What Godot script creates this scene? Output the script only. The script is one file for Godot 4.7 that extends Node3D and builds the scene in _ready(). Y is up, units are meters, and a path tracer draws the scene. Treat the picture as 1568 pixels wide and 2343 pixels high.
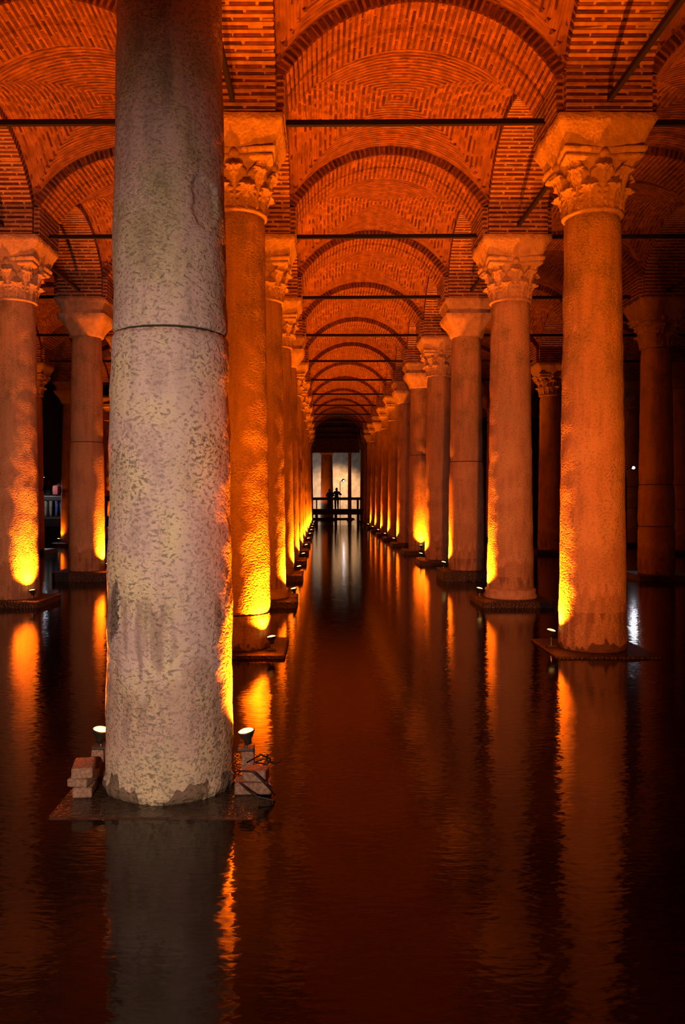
extends Node3D
# A flooded brick cistern: rows of stone columns lit from their feet by amber floodlights.
# Metres; the camera stands at the origin of x and z, EYE above the cistern floor, and looks along -z.

const EYE := 2.5            # camera above the floor
const WATER := 0.45         # water surface above the floor
const BAY := 4.8            # spacing of the columns along the aisle
const WIDE := 4.82          # spacing of the rows
const FIRST := 6.24         # distance of row 0
const ROWS := [-15.60, -10.78, -5.96, -1.14, 3.68, 8.50, 13.32, 18.14]
const YC := 6.90            # centre height of the arch circles (EYE + 4.40)
const RI := 2.05            # intrados radius
const RE := 2.22            # extrados radius, also the vault web
const FOOT_X := 1.75        # half span of an arch at its foot
const FOOT_Y := 7.968       # height of an arch foot
const AW := 0.55            # half width of an arch
const IMPOST_TOP := 7.45
const PITCH := 0.088        # brick course

var M := {}
var taken := {}
var rng := RandomNumberGenerator.new()
var brick_shapes: Array[ArrayMesh] = []
var brick_mats: Array[StandardMaterial3D] = []
var eye := Vector3(0, EYE, 0)
const ORD := ["zeroth", "first", "second", "third", "fourth", "fifth", "sixth", "seventh", "eighth", "ninth", "tenth", "eleventh", "twelfth", "thirteenth", "fourteenth", "fifteenth", "sixteenth", "seventeenth", "eighteenth"]


# ---------------------------------------------------------------- mesh building
class Geo:
	var v := PackedVector3Array()
	var n := PackedVector3Array()
	var t := PackedVector2Array()

	func tri(a: Vector3, b: Vector3, c: Vector3, na: Vector3, nb: Vector3, nc: Vector3, ta := Vector2.ZERO, tb := Vector2.ZERO, tc := Vector2.ZERO) -> void:
		v.append(a); v.append(b); v.append(c)
		n.append(na); n.append(nb); n.append(nc)
		t.append(ta); t.append(tb); t.append(tc)

	func quad(a: Vector3, b: Vector3, c: Vector3, d: Vector3, want: Vector3) -> void:
		var nn := (c - a).cross(b - a) + (d - a).cross(c - a)
		if nn.dot(want) < 0.0:
			var s := b
			b = d
			d = s
			nn = -nn
		nn = nn.normalized()
		tri(a, b, c, nn, nn, nn)
		tri(a, c, d, nn, nn, nn)

	# a box with chamfered edges
	func box(x: Transform3D, size: Vector3, ch := 0.0, skew := 0.0, rnd: RandomNumberGenerator = null) -> void:
		var h := size * 0.5
		var c := minf(ch, minf(h.x, minf(h.y, h.z)) * 0.9)
		var p := {}
		for sx in [-1, 1]:
			for sy in [-1, 1]:
				for sz in [-1, 1]:
					var j := Vector3.ZERO
					if rnd:
						j = Vector3(rnd.randf_range(-1, 1), rnd.randf_range(-1, 1), rnd.randf_range(-1, 1)) * skew
					p[[sx, sy, sz, 0]] = x * (Vector3(sx * h.x, sy * (h.y - c), sz * (h.z - c)) + j)
					p[[sx, sy, sz, 1]] = x * (Vector3(sx * (h.x - c), sy * h.y, sz * (h.z - c)) + j)
					p[[sx, sy, sz, 2]] = x * (Vector3(sx * (h.x - c), sy * (h.y - c), sz * h.z) + j)
		for s in [-1, 1]:
			quad(p[[s, -1, -1, 0]], p[[s, 1, -1, 0]], p[[s, 1, 1, 0]], p[[s, -1, 1, 0]], x.basis.x * s)
			quad(p[[-1, s, -1, 1]], p[[1, s, -1, 1]], p[[1, s, 1, 1]], p[[-1, s, 1, 1]], x.basis.y * s)
			quad(p[[-1, -1, s, 2]], p[[1, -1, s, 2]], p[[1, 1, s, 2]], p[[-1, 1, s, 2]], x.basis.z * s)
		if c <= 0.0:
			return
		for s in [-1, 1]:
			for r in [-1, 1]:
				quad(p[[s, r, -1, 0]], p[[s, r, 1, 0]], p[[s, r, 1, 1]], p[[s, r, -1, 1]], x.basis.x * s + x.basis.y * r)
				quad(p[[s, -1, r, 0]], p[[s, 1, r, 0]], p[[s, 1, r, 2]], p[[s, -1, r, 2]], x.basis.x * s + x.basis.z * r)
				quad(p[[-1, s, r, 1]], p[[1, s, r, 1]], p[[1, s, r, 2]], p[[-1, s, r, 2]], x.basis.y * s + x.basis.z * r)
				for q in [-1, 1]:
					var a: Vector3 = p[[s, r, q, 0]]
					quad(a, p[[s, r, q, 1]], p[[s, r, q, 2]], a, x.basis.x * s + x.basis.y * r + x.basis.z * q)

	# a smooth grid of points; inside is a point (or, with around, a vertical axis) behind the surface
	func grid(rows: Array, closed: bool, inside: Vector3, around := false, uvs: Array = []) -> void:
		var nr := rows.size()
		var nc: int = rows[0].size()
		var nrm := []
		var s := 0.0
		for i in nr:
			var line := PackedVector3Array()
			line.resize(nc)
			var here: PackedVector3Array = rows[i]
			var up: PackedVector3Array = rows[mini(i + 1, nr - 1)]
			var dn: PackedVector3Array = rows[maxi(i - 1, 0)]
			for j in nc:
				var a: int
				var b: int
				if closed:
					a = nc - 2 if j == 0 else j - 1
					b = 1 if j == nc - 1 else j + 1
				else:
					a = maxi(j - 1, 0)
					b = mini(j + 1, nc - 1)
				var q := (here[b] - here[a]).cross(up[j] - dn[j])
				q = q.normalized() if q.length_squared() > 1e-16 else Vector3.UP
				line[j] = q
				var away := here[j] - inside
				if around:
					away.y = 0.0
				s += q.dot(away)
			nrm.append(line)
		var k := 1.0 if s >= 0.0 else -1.0
		for i in nr - 1:
			for j in nc - 1:
				var p0: Vector3 = rows[i][j]
				var p1: Vector3 = rows[i][j + 1]
				var p2: Vector3 = rows[i + 1][j + 1]
				var p3: Vector3 = rows[i + 1][j]
				var n0: Vector3 = nrm[i][j] * k
				var n1: Vector3 = nrm[i][j + 1] * k
				var n2: Vector3 = nrm[i + 1][j + 1] * k
				var n3: Vector3 = nrm[i + 1][j] * k
				var t0 := Vector2.ZERO
				var t1 := t0
				var t2 := t0
				var t3 := t0
				if uvs:
					t0 = uvs[i][j]; t1 = uvs[i][j + 1]; t2 = uvs[i + 1][j + 1]; t3 = uvs[i + 1][j]
				if k > 0.0:
					tri(p0, p2, p1, n0, n2, n1, t0, t2, t1)
					tri(p0, p3, p2, n0, n3, n2, t0, t3, t2)
				else:
					tri(p0, p1, p2, n0, n1, n2, t0, t1, t2)
					tri(p0, p2, p3, n0, n2, n3, t0, t2, t3)

	func lathe(profile: Array, segs: int, x := Transform3D()) -> void:
		var rows := []
		for p in profile:
			var line := PackedVector3Array()
			for j in segs + 1:
				var a := TAU * j / segs
				line.append(x * Vector3(p[0] * sin(a), p[1], p[0] * cos(a)))
			rows.append(line)
		var mid := x * Vector3(0, (profile[0][1] + profile[-1][1]) * 0.5, 0)
		grid(rows, true, mid)

	func tube(path: Array, r: float, segs := 8) -> void:
		var rows := []
		var side := Vector3.UP
		for i in path.size():
			var d: Vector3 = (path[mini(i + 1, path.size() - 1)] - path[maxi(i - 1, 0)]).normalized()
			var a := d.cross(Vector3(0.31, 0.83, 0.46)).normalized()
			var b := d.cross(a)
			var line := PackedVector3Array()
			for j in segs + 1:
				var w := TAU * j / segs
				line.append(path[i] + (a * cos(w) + b * sin(w)) * r)
			rows.append(line)
		# orientation from the first ring
		var g := Geo.new()
		g.grid(rows, true, path[0])
		var want: Vector3 = g.v[0] - path[0]
		if g.n[0].dot(want) < 0.0:
			for i in rows.size():
				var l: PackedVector3Array = rows[i]
				l.reverse()
				rows[i] = l
		grid(rows, true, path[path.size() / 2])

	func mesh(uv := false) -> ArrayMesh:
		var arr := []
		arr.resize(Mesh.ARRAY_MAX)
		arr[Mesh.ARRAY_VERTEX] = v
		arr[Mesh.ARRAY_NORMAL] = n
		if uv:
			arr[Mesh.ARRAY_TEX_UV] = t
		var m := ArrayMesh.new()
		m.add_surface_from_arrays(Mesh.PRIMITIVE_TRIANGLES, arr)
		return m


# ---------------------------------------------------------------- nodes
func numbered(called: String) -> String:
	var k: int = taken.get(called, 0)
	taken[called] = k + 1
	return called if k == 0 else "%s_%03d" % [called, k]


func tag(o: Node3D, label: String, category: String, group := "", kind := "") -> Node3D:
	o.set_meta("label", label)
	o.set_meta("category", category)
	if group:
		o.set_meta("group", group)
	if kind:
		o.set_meta("kind", kind)
	return o


func thing(called: String, label: String, category: String, at := Vector3.ZERO, group := "", kind := "thing") -> Node3D:
	var o := Node3D.new()
	o.name = numbered(called)
	add_child(o)
	o.position = at
	tag(o, label, category, group, kind)
	return o


func part(called: String, mesh: Mesh, mat: Material, parent: Node3D, x := Transform3D(), label := "") -> MeshInstance3D:
	var o := MeshInstance3D.new()
	o.mesh = mesh
	o.material_override = mat
	var k: int = parent.get_meta("_n_" + called) if parent.has_meta("_n_" + called) else 0
	parent.set_meta("_n_" + called, k + 1)
	o.name = called if k == 0 else "%s_%03d" % [called, k]
	o.transform = x
	parent.add_child(o, true)
	if label:
		o.set_meta("label", label)
	return o


func solo(called: String, mesh: Mesh, mat: Material, label: String, category: String, at := Transform3D(), group := "", kind := "") -> MeshInstance3D:
	var o := MeshInstance3D.new()
	o.mesh = mesh
	o.material_override = mat
	o.name = numbered(called)
	add_child(o)
	o.transform = at
	tag(o, label, category, group, kind)
	return o


# ---------------------------------------------------------------- textures and materials
func noise_bytes(sd: int, freq: float, w: int, h: int, rw: int, rh: int, octaves := 3, warp := 0.0) -> PackedByteArray:
	var f := FastNoiseLite.new()
	f.seed = sd
	f.noise_type = FastNoiseLite.TYPE_SIMPLEX_SMOOTH
	f.frequency = freq
	f.fractal_octaves = octaves
	f.fractal_type = FastNoiseLite.FRACTAL_FBM if octaves > 1 else FastNoiseLite.FRACTAL_NONE
	if warp > 0.0:
		f.domain_warp_enabled = true
		f.domain_warp_amplitude = warp
		f.domain_warp_frequency = freq * 0.5
	var im := f.get_seamless_image(w, h)
	im.convert(Image.FORMAT_L8)
	if rw != w or rh != h:
		im.resize(rw, rh, Image.INTERPOLATE_CUBIC)
	return im.get_data()


func noise_tex(sd: int, freq: float, lo: Color, hi: Color, size := 256, octaves := 4) -> ImageTexture:
	var b := noise_bytes(sd, freq, size, size, size, size, octaves)
	var out := PackedByteArray()
	out.resize(size * size * 3)
	for i in size * size:
		var k := b[i] / 255.0
		var c := lo.lerp(hi, k)
		out[i * 3] = int(c.r * 255)
		out[i * 3 + 1] = int(c.g * 255)
		out[i * 3 + 2] = int(c.b * 255)
	return ImageTexture.create_from_image(Image.create_from_data(size, size, false, Image.FORMAT_RGB8, out))


func plain(c: Color, rough := 0.85, metal := 0.0) -> StandardMaterial3D:
	var m := StandardMaterial3D.new()
	m.albedo_color = c
	m.roughness = rough
	m.metallic = metal
	return m


func grained(tex: Texture2D, c: Color, scale: float, rough: float, bump: Texture2D = null, bump_cm := 0.0, world := true) -> StandardMaterial3D:
	var m := plain(c, rough)
	m.albedo_texture = tex
	m.uv1_triplanar = true
	m.uv1_world_triplanar = world
	m.uv1_scale = Vector3.ONE * scale
	if bump:
		m.heightmap_enabled = true
		m.heightmap_texture = bump
		m.heightmap_scale = bump_cm
	return m


# stone of a whole shaft: u once round the shaft, v from its top down 6.2 m; patches, gashes, tide stains
func shaft_look(sd: int, near: bool) -> StandardMaterial3D:
	var w := 1024 if near else 512
	var h := 2048 if near else 1024
	var q := 1.0 if near else 2.0
	var near_k := 1.0 if near else 0.35
	var gash := noise_bytes(sd, q / 10.0, w / 2, h, w, h, 4, 16.0 / q)
	var pit := noise_bytes(sd + 1, q / 9.0, w, h, w, h, 2)
	var patch := noise_bytes(sd + 2, 1.0 / 60.0, 256, 512, w, h, 4)
	var fine := noise_bytes(sd + 3, 0.45, w, h, w, h, 2)
	var streak := noise_bytes(sd + 4, 1.0 / 14.0, 256, 64, w, h, 3)
	var col := PackedByteArray()
	var hgt := PackedByteArray()
	col.resize(w * h * 3)
	hgt.resize(w * h)
	var pink := Color(0.82, 0.70, 0.66) if near else Color(0.84, 0.72, 0.60)
	var tan_ := Color(0.84, 0.75, 0.61)
	var mauve := Color(0.40, 0.30, 0.28)
	var ochre := Color(0.66, 0.50, 0.33)
	var olive := Color(0.38, 0.34, 0.25)
	for y in h:
		var rel := 4.10 - 6.2 * (y + 0.5) / h   # height above the eye
		for x in w:
			var i := y * w + x
			var p := patch[i] / 255.0
			var g := gash[i] / 255.0
			var f := fine[i] / 255.0
			var s := streak[i] / 255.0
			var pt := pit[i] / 255.0
			var c := pink.lerp(tan_, clampf((p - 0.38) * 3.0 + (g - 0.5), 0.0, 1.0))
			var lum := 0.97 + 0.16 * (f - 0.5) + 0.16 * (s - 0.5) + 0.2 * (p - 0.5) + (0.14 if near else 0.10) * (g - 0.5)
			var e := rel + (p - 0.5) * 0.25 + (s - 0.5) * 0.3 + (f - 0.5) * 0.12
			var blot := clampf((s * 0.8 + g * 0.5 + p * 0.4 - 0.80) * 2.4, 0.0, 1.0)
			if e < -0.62 and e > -1.05:
				c = c.lerp(mauve, minf(blot * 0.9, 0.55) * near_k)
			if e < -1.22:
				c = c.lerp(ochre, 0.22)
			if e < -1.22 and e > -1.55:
				c = c.lerp(mauve, blot * 0.45)
			if rel < -1.5 and not near:
				c = c.lerp(mauve, clampf((p + s - 0.85) * 1.3, 0.0, 0.45))
			c = c.lerp(Color(0.60, 0.49, 0.47), clampf((s * 0.5 + p * 0.5 + g * 0.5 - 0.80) * 2.5, 0.0, 0.6) * near_k)
			if e < -1.72 and near:
				c = c.lerp(tan_, 0.5)
			if rel + (p - 0.5) * 0.4 + (s - 0.5) * 0.12 < -2.0:
				c = c.lerp(Color(0.30, 0.22, 0.17), 0.6)
			if rel > 0.9:
				c = c.lerp(olive, clampf((p * 0.6 + g * 0.7 - 0.60) * 1.6 * clampf((rel - 0.9) * 0.8, 0.0, 1.0), 0.0, 0.6))
			if rel < 0.42 + (p - 0.5) * 0.3 and rel > 0.2:
				c = c.lerp(mauve, clampf((0.46 - pt) * 2.4, 0.0, 0.4) * clampf(p * 4.0 - 1.6, 0.0, 1.0))
			if near:
				# a dark runnel on the visible face
				var du := absf(float(x) / w - 0.5 + 0.135 + (g - 0.5) * 0.03)
				if du < 0.024 and e < -0.6 and e > -1.05:
					c = c.lerp(Color(0.27, 0.21, 0.22), 0.65 * clampf((0.024 - du) * 120.0, 0.0, 1.0))
			var ht := 0.6 + 0.3 * (f - 0.5) + 0.35 * (g - 0.5)
			if g < 0.41:
				var k := clampf((0.41 - g) * 8.0, 0.0, 1.0)
				lum *= 1.0 - (0.30 if near else 0.10) * k * clampf(p * 2.2 - 0.35, 0.25, 1.0)
				ht -= 0.40 * k
			if pt < 0.33:
				var k := clampf((0.33 - pt) * 8.0, 0.0, 1.0) * (1.0 if e < -1.3 else 0.45)
				lum *= 1.0 - (0.24 if near else 0.10) * k
				ht -= 0.3 * k
			col[i * 3] = int(clampf(c.r * lum, 0.0, 1.0) * 255)
			col[i * 3 + 1] = int(clampf(c.g * lum, 0.0, 1.0) * 255)
			col[i * 3 + 2] = int(clampf(c.b * lum, 0.0, 1.0) * 255)
			hgt[i] = int(clampf(ht, 0.0, 1.0) * 255)
	var m := plain(Color.WHITE, 0.8)
	m.albedo_texture = ImageTexture.create_from_image(Image.create_from_data(w, h, false, Image.FORMAT_RGB8, col))
	m.heightmap_enabled = true
	m.heightmap_texture = ImageTexture.create_from_image(Image.create_from_data(w, h, false, Image.FORMAT_L8, hgt))
	m.heightmap_scale = 0.7 if near else 1.0
	m.metallic_specular = 0.3
	return m


func make_materials() -> void:
	var gray := noise_tex(3, 0.02, Color(0.60, 0.60, 0.60), Color(1, 1, 1), 512, 6)
	var rough := noise_tex(5, 0.06, Color(0.1, 0.1, 0.1), Color(0.9, 0.9, 0.9), 256, 5)
	M.mortar = grained(noise_tex(7, 0.02, Color(0.40, 0.27, 0.20), Color(0.70, 0.52, 0.40), 512, 6), Color.WHITE, 0.4, 0.95)
	M.mortar_pale = grained(noise_tex(8, 0.02, Color(0.58, 0.45, 0.36), Color(0.80, 0.68, 0.56), 512, 6), Color.WHITE, 0.5, 0.95)
	for c in [Color(0.50, 0.30, 0.21), Color(0.44, 0.25, 0.17), Color(0.56, 0.35, 0.25), Color(0.37, 0.21, 0.15), Color(0.48, 0.31, 0.22)]:
		brick_mats.append(grained(gray, c, 0.8, 0.92))
	M.brick_mass = grained(gray, Color.WHITE, 0.8, 0.92)
	M.brick_mass.vertex_color_use_as_albedo = true
	M.stone = grained(noise_tex(11, 0.02, Color(0.66, 0.56, 0.46), Color(0.86, 0.77, 0.66)), Color.WHITE, 1.1, 0.8, rough, 1.6)
	M.plinth = grained(noise_tex(13, 0.03, Color(0.14, 0.105, 0.08), Color(0.30, 0.23, 0.18)), Color.WHITE, 1.3, 0.45, rough, 1.5)
	M.plinth_wet = grained(M.plinth.albedo_texture, Color.WHITE, 1.3, 0.14, rough, 0.8)
	M.shaft_near = shaft_look(101, true)
	M.shaft = [shaft_look(211, false), shaft_look(307, false)]
	M.iron = plain(Color(0.045, 0.035, 0.03), 0.7, 0.2)
	M.black = plain(Color(0.03, 0.03, 0.03), 0.5)
	M.housing = plain(Color(0.32, 0.30, 0.28), 0.4, 0.7)
	M.chrome = plain(Color(0.75, 0.75, 0.75), 0.2, 1.0)
	M.loose_brick = grained(gray, Color(0.70, 0.52, 0.42), 3.0, 0.85, rough, 0.6)
	M.floor = grained(noise_tex(17, 0.025, Color(0.14, 0.10, 0.07), Color(0.30, 0.22, 0.15), 512), Color.WHITE, 0.35, 0.9)
	M.plaster = grained(noise_tex(19, 0.02, Color(0.60, 0.54, 0.46), Color(0.78, 0.72, 0.63)), Color.WHITE, 0.25, 0.9)
	M.dark_stone = grained(gray, Color(0.26, 0.21, 0.17), 0.6, 0.9)
	M.timber = grained(gray, Color(0.20, 0.13, 0.09), 1.2, 0.7)
	M.water = plain(Color(0.11, 0.06, 0.03, 0.78), 0.08)
	M.water.refraction_enabled = true
	M.water.refraction_scale = 0.033
	M.water.transparency = BaseMaterial3D.TRANSPARENCY_ALPHA
	M.water.uv1_triplanar = true
	M.water.uv1_world_triplanar = true
	M.water.uv1_scale = Vector3(0.2, 0.35, 0.6)
	M.water.normal_enabled = true
	M.water.normal_scale = 0.11
	var rip := Image.create_from_data(512, 512, false, Image.FORMAT_L8, noise_bytes(23, 0.05, 512, 512, 512, 512, 3))
	rip.convert(Image.FORMAT_RGBA8)
	rip.bump_map_to_normal_map(2.0)
	M.water.normal_texture = ImageTexture.create_from_image(rip)
	M.amber = plain(Color(1, 0.8, 0.5), 0.3)
	M.amber.emission_enabled = true
	M.amber.emission = Color(1.0, 0.80, 0.42)
	M.amber.emission_energy_multiplier = 5.0
	M.white_lens = plain(Color(0.9, 0.95, 1.0), 0.3)
	M.white_lens.emission_enabled = true
	M.white_lens.emission = Color(0.85, 0.95, 1.0)
	M.white_lens.emission_energy_multiplier = 3.0
	M.warm_lens = plain(Color(1, 0.93, 0.85), 0.3)
	M.warm_lens.emission_enabled = true
	M.warm_lens.emission = Color(1.0, 0.9, 0.78)
	M.warm_lens.emission_energy_multiplier = 4.0


# ---------------------------------------------------------------- camera, light
func set_view() -> void:
	var cam := Camera3D.new()
	cam.name = "camera"
	cam.projection = Camera3D.PROJECTION_FRUSTUM
	cam.keep_aspect = Camera3D.KEEP_HEIGHT
	cam.near = 0.05
	cam.far = 300.0
	var f := 1860.0                                   # focal length in pixels of the 1568 x 2343 picture
	cam.size = 2343.0 / f * cam.near
	cam.frustum_offset = Vector2(48.0, -31.5) / f * cam.near
	cam.position = eye
	add_child(cam)
	cam.current = true
	var we := WorldEnvironment.new()
	we.name = "environment"
	var e := Environment.new()
	e.background_mode = Environment.BG_COLOR
	e.background_color = Color.BLACK
	e.tonemap_mode = Environment.TONE_MAPPER_LINEAR
	e.tonemap_exposure = 1.0
	e.sdfgi_enabled = true
	e.ssao_enabled = true
	e.ssil_enabled = true
	we.environment = e
	add_child(we)


const AMBER_LIGHT := Color(1.0, 0.43, 0.03)
const AMBER_ENERGY := 54.0


func spot(called: String, at: Vector3, towards: Vector3, color: Color, energy: float, angle: float, soft: float, size := 0.05) -> SpotLight3D:
	var l := SpotLight3D.new()
	l.name = numbered(called)
	l.light_color = color
	l.light_energy = energy
	l.spot_angle = angle
	l.spot_angle_attenuation = soft
	l.spot_range = 60.0
	l.spot_attenuation = 2.0
	l.light_size = size
	l.shadow_enabled = true
	add_child(l)
	var d := towards.normalized()
	l.look_at_from_position(at, at + d, Vector3.RIGHT if absf(d.y) > 0.95 else Vector3.UP)
	return l


# ---------------------------------------------------------------- brickwork
func make_brick_shapes() -> void:
	for i in 4:
		var g := Geo.new()
		var cx := 0.035
		var cy := 0.16
		var p := []
		for sx in [-1, 1]:
			for sy in [-1, 1]:
				var j := Vector3(rng.randf_range(-0.02, 0.02), rng.randf_range(-0.1, 0.06) * sy, 0)
				p.append([Vector3(sx * 0.5, sy * 0.5, -0.5), Vector3(sx * 0.5, sy * 0.5, 0.36) + j, Vector3(sx * (0.5 - cx), sy * (0.5 - cy), 0.5 - rng.randf() * 0.03) + j])
		# order: (-,-) (-,+) (+,-) (+,+)
		g.quad(p[0][2], p[1][2], p[3][2], p[2][2], Vector3(0, 0, 1))
		for e in [[0, 1, Vector3.LEFT], [2, 3, Vector3.RIGHT], [0, 2, Vector3.DOWN], [1, 3, Vector3.UP]]:
			g.quad(p[e[0]][0], p[e[1]][0], p[e[1]][1], p[e[0]][1], e[2])
			g.quad(p[e[0]][1], p[e[1]][1], p[e[1]][2], p[e[0]][2], e[2] + Vector3(0, 0, 1))
		brick_shapes.append(g.mesh())


# a brick: centre of its face on the surface, long axis, course axis, outward normal
func brick_at(c: Vector3, u: Vector3, n: Vector3, length: float, height: float, depth: float, proud: float) -> Transform3D:
	var vv := n.cross(u).normalized()
	return Transform3D(Basis(u * length, vv * height, n * depth), c + n * (proud - depth * 0.5))


# up to `cap` bricks that show, the largest first, each a part; the rest one mass
func lay(owner_node: Node3D, bricks: Array, cap: int) -> void:
	var inv := owner_node.transform
	var order := []
	for i in bricks.size():
		var b: Transform3D = inv * (bricks[i] as Transform3D)
		var to := eye - b.origin
		var px := -b.origin.x / b.origin.z * 1860.0
		var py := -(b.origin.y - EYE) / b.origin.z * 1860.0
		var seen: bool = b.origin.z < -3.0 and px < 880.0 and px > -785.0 and -py > -1200.0 and -py < 1250.0 and b.basis.z.dot(to) > 0.0
		order.append([to.length() if seen else 1000.0 + to.length(), i])
	order.sort_custom(func(a, b): return a[0] < b[0])
	var rest := []
	for k in order.size():
		var x: Transform3D = bricks[order[k][1]]
		if k < cap and order[k][0] < 1000.0:
			part("brick", brick_shapes[rng.randi() % 4], brick_mats[rng.randi() % 5], owner_node, x)
		else:
			rest.append(x)
	if rest:
		mass(owner_node, joined(rest))


# many bricks joined into one mesh, each with a tone of its own
func joined(list: Array) -> ArrayMesh:
	var vs := PackedVector3Array()
	var ns := PackedVector3Array()
	var cs := PackedColorArray()
	for x: Transform3D in list:
		var arr := brick_shapes[rng.randi() % 4].surface_get_arrays(0)
		var v: PackedVector3Array = arr[Mesh.ARRAY_VERTEX]
		var n: PackedVector3Array = arr[Mesh.ARRAY_NORMAL]
		var turn := x.basis.inverse().transposed()
		var c: Color = brick_mats[rng.randi() % 5].albedo_color.srgb_to_linear()
		for i in v.size():
			vs.append(x * v[i])
			ns.append((turn * n[i]).normalized())
			cs.append(c)
	var out := []
	out.resize(Mesh.ARRAY_MAX)
	out[Mesh.ARRAY_VERTEX] = vs
	out[Mesh.ARRAY_NORMAL] = ns
	out[Mesh.ARRAY_COLOR] = cs
	var m := ArrayMesh.new()
	m.add_surface_from_arrays(Mesh.PRIMITIVE_TRIANGLES, out)
	return m


func mass(owner_node: Node3D, mesh: ArrayMesh) -> void:
	var o := part("brickwork", mesh, M.brick_mass, owner_node)
	o.set_meta("kind", "stuff")


# mortar bed profile across one course: (share of the course, depth)
const BED := [[0.0, 0.0], [0.21, 0.0], [0.27, -0.014], [0.73, -0.014], [0.79, 0.0]]

var web_mesh: ArrayMesh
var web_bricks := []
var web_mm: ArrayMesh
var arch_mesh: ArrayMesh
var arch_bricks := []
var arch_mm: ArrayMesh
var pier_mesh: ArrayMesh
var pier_bricks := []
var pier_mm: ArrayMesh


func build_web() -> void:
	var g := Geo.new()
	var half := 1.862
	var courses := int(half / PITCH)
	for side in 4:
		var rot := Basis(Vector3.UP, side * PI / 2)
		var prev := []
		for c in courses + 1:
			for b in BED:
				var t: float = maxf(half - (c + b[0]) * PITCH, 0.0)
				var line := []
				var lim := asin(minf(t / RE, 1.0))
				for j in 13:
					var a: float = lim * (j / 6.0 - 1.0)
					var r: float = RE - b[1]
					line.append(rot * Vector3(RE * sin(a), YC + r * cos(a), t))
				if prev:
					for j in 12:
						g.quad(prev[j], prev[j + 1], line[j + 1], line[j], Vector3.DOWN)
				prev = line
		for c in courses:
			var t := half - (c + 0.5) * PITCH
			var lim := asin((t + 0.02) / RE)
			var a := -lim - rng.randf() * 0.1
			while a < lim - 0.02:
				var len_ := rng.randf_range(0.30, 0.40)
				var b := minf(a + len_ / RE, lim)
				var s := maxf(a, -lim)
				if b - s > 0.03:
					var m := (s + b) * 0.5
					var n := Vector3(-sin(m), -cos(m), 0)
					var u := Vector3(cos(m), -sin(m), 0)
					var x := brick_at(Vector3(RE * sin(m), YC + RE * cos(m), t), u, n, (b - s) * RE, PITCH * rng.randf_range(0.46, 0.56), 0.07, rng.randf_range(-0.011, 0.0))
					web_bricks.append(Transform3D(rot) * x)
				a = b + rng.randf_range(0.014, 0.03) / RE
	web_mesh = g.mesh()
	web_mm = joined(web_bricks)


func build_arch() -> void:
	var g := Geo.new()
	var lim := asin(FOOT_X / RI)
	var courses := int(round(2.0 * lim * RI / PITCH))
	var da := 2.0 * lim / courses
	var prev := []
	for c in courses + 1:
		for b in BED:
			var a: float = minf(-lim + (c + b[0]) * da, lim)
			var d := Vector3(sin(a), cos(a), 0)
			var r: float = RI - b[1]
			var base := Vector3(0, YC, 0)
			var zf: float = AW + b[1]
			var line := [base + d * r + Vector3(0, 0, -zf), base + d * r + Vector3(0, 0, zf), base + d * (RE + 0.06) + Vector3(0, 0, -zf), base + d * (RE + 0.06) + Vector3(0, 0, zf)]
			if prev:
				g.quad(prev[0], prev[1], line[1], line[0], -d)
				g.quad(prev[1], prev[3], line[3], line[1], Vector3.BACK)
				g.quad(prev[0], prev[2], line[2], line[0], Vector3.FORWARD)
				g.quad(prev[2], prev[3], line[3], line[2], d)
			prev = line
			if a >= lim:
				break
	for c in courses:
		var a := -lim + (c + 0.5) * da
		var d := Vector3(sin(a), cos(a), 0)
		var z := -AW - rng.randf_range(0.0, 0.012)
		var first := rng.randf_range(0.3, 0.4) if c % 2 == 0 else rng.randf_range(0.17, 0.24)
		var k := 0
		while z < AW - 0.05:
			var e := z + (first if k == 0 else rng.randf_range(0.32, 0.38))
			if e > AW - 0.1:
				e = AW + rng.randf_range(0.0, 0.012)
			var edge := k == 0 or e > AW
			var depth := 0.16 if edge else 0.08
			arch_bricks.append(brick_at(Vector3(0, YC, (z + e) * 0.5) + d * RI, Vector3(0, 0, -1), -d, e - z, PITCH * rng.randf_range(0.46, 0.57), depth, rng.randf_range(-0.012, 0.001)))
			z = e + rng.randf_range(0.014, 0.03)
			k += 1
	arch_mesh = g.mesh()
	arch_mm = joined(arch_bricks)


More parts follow.
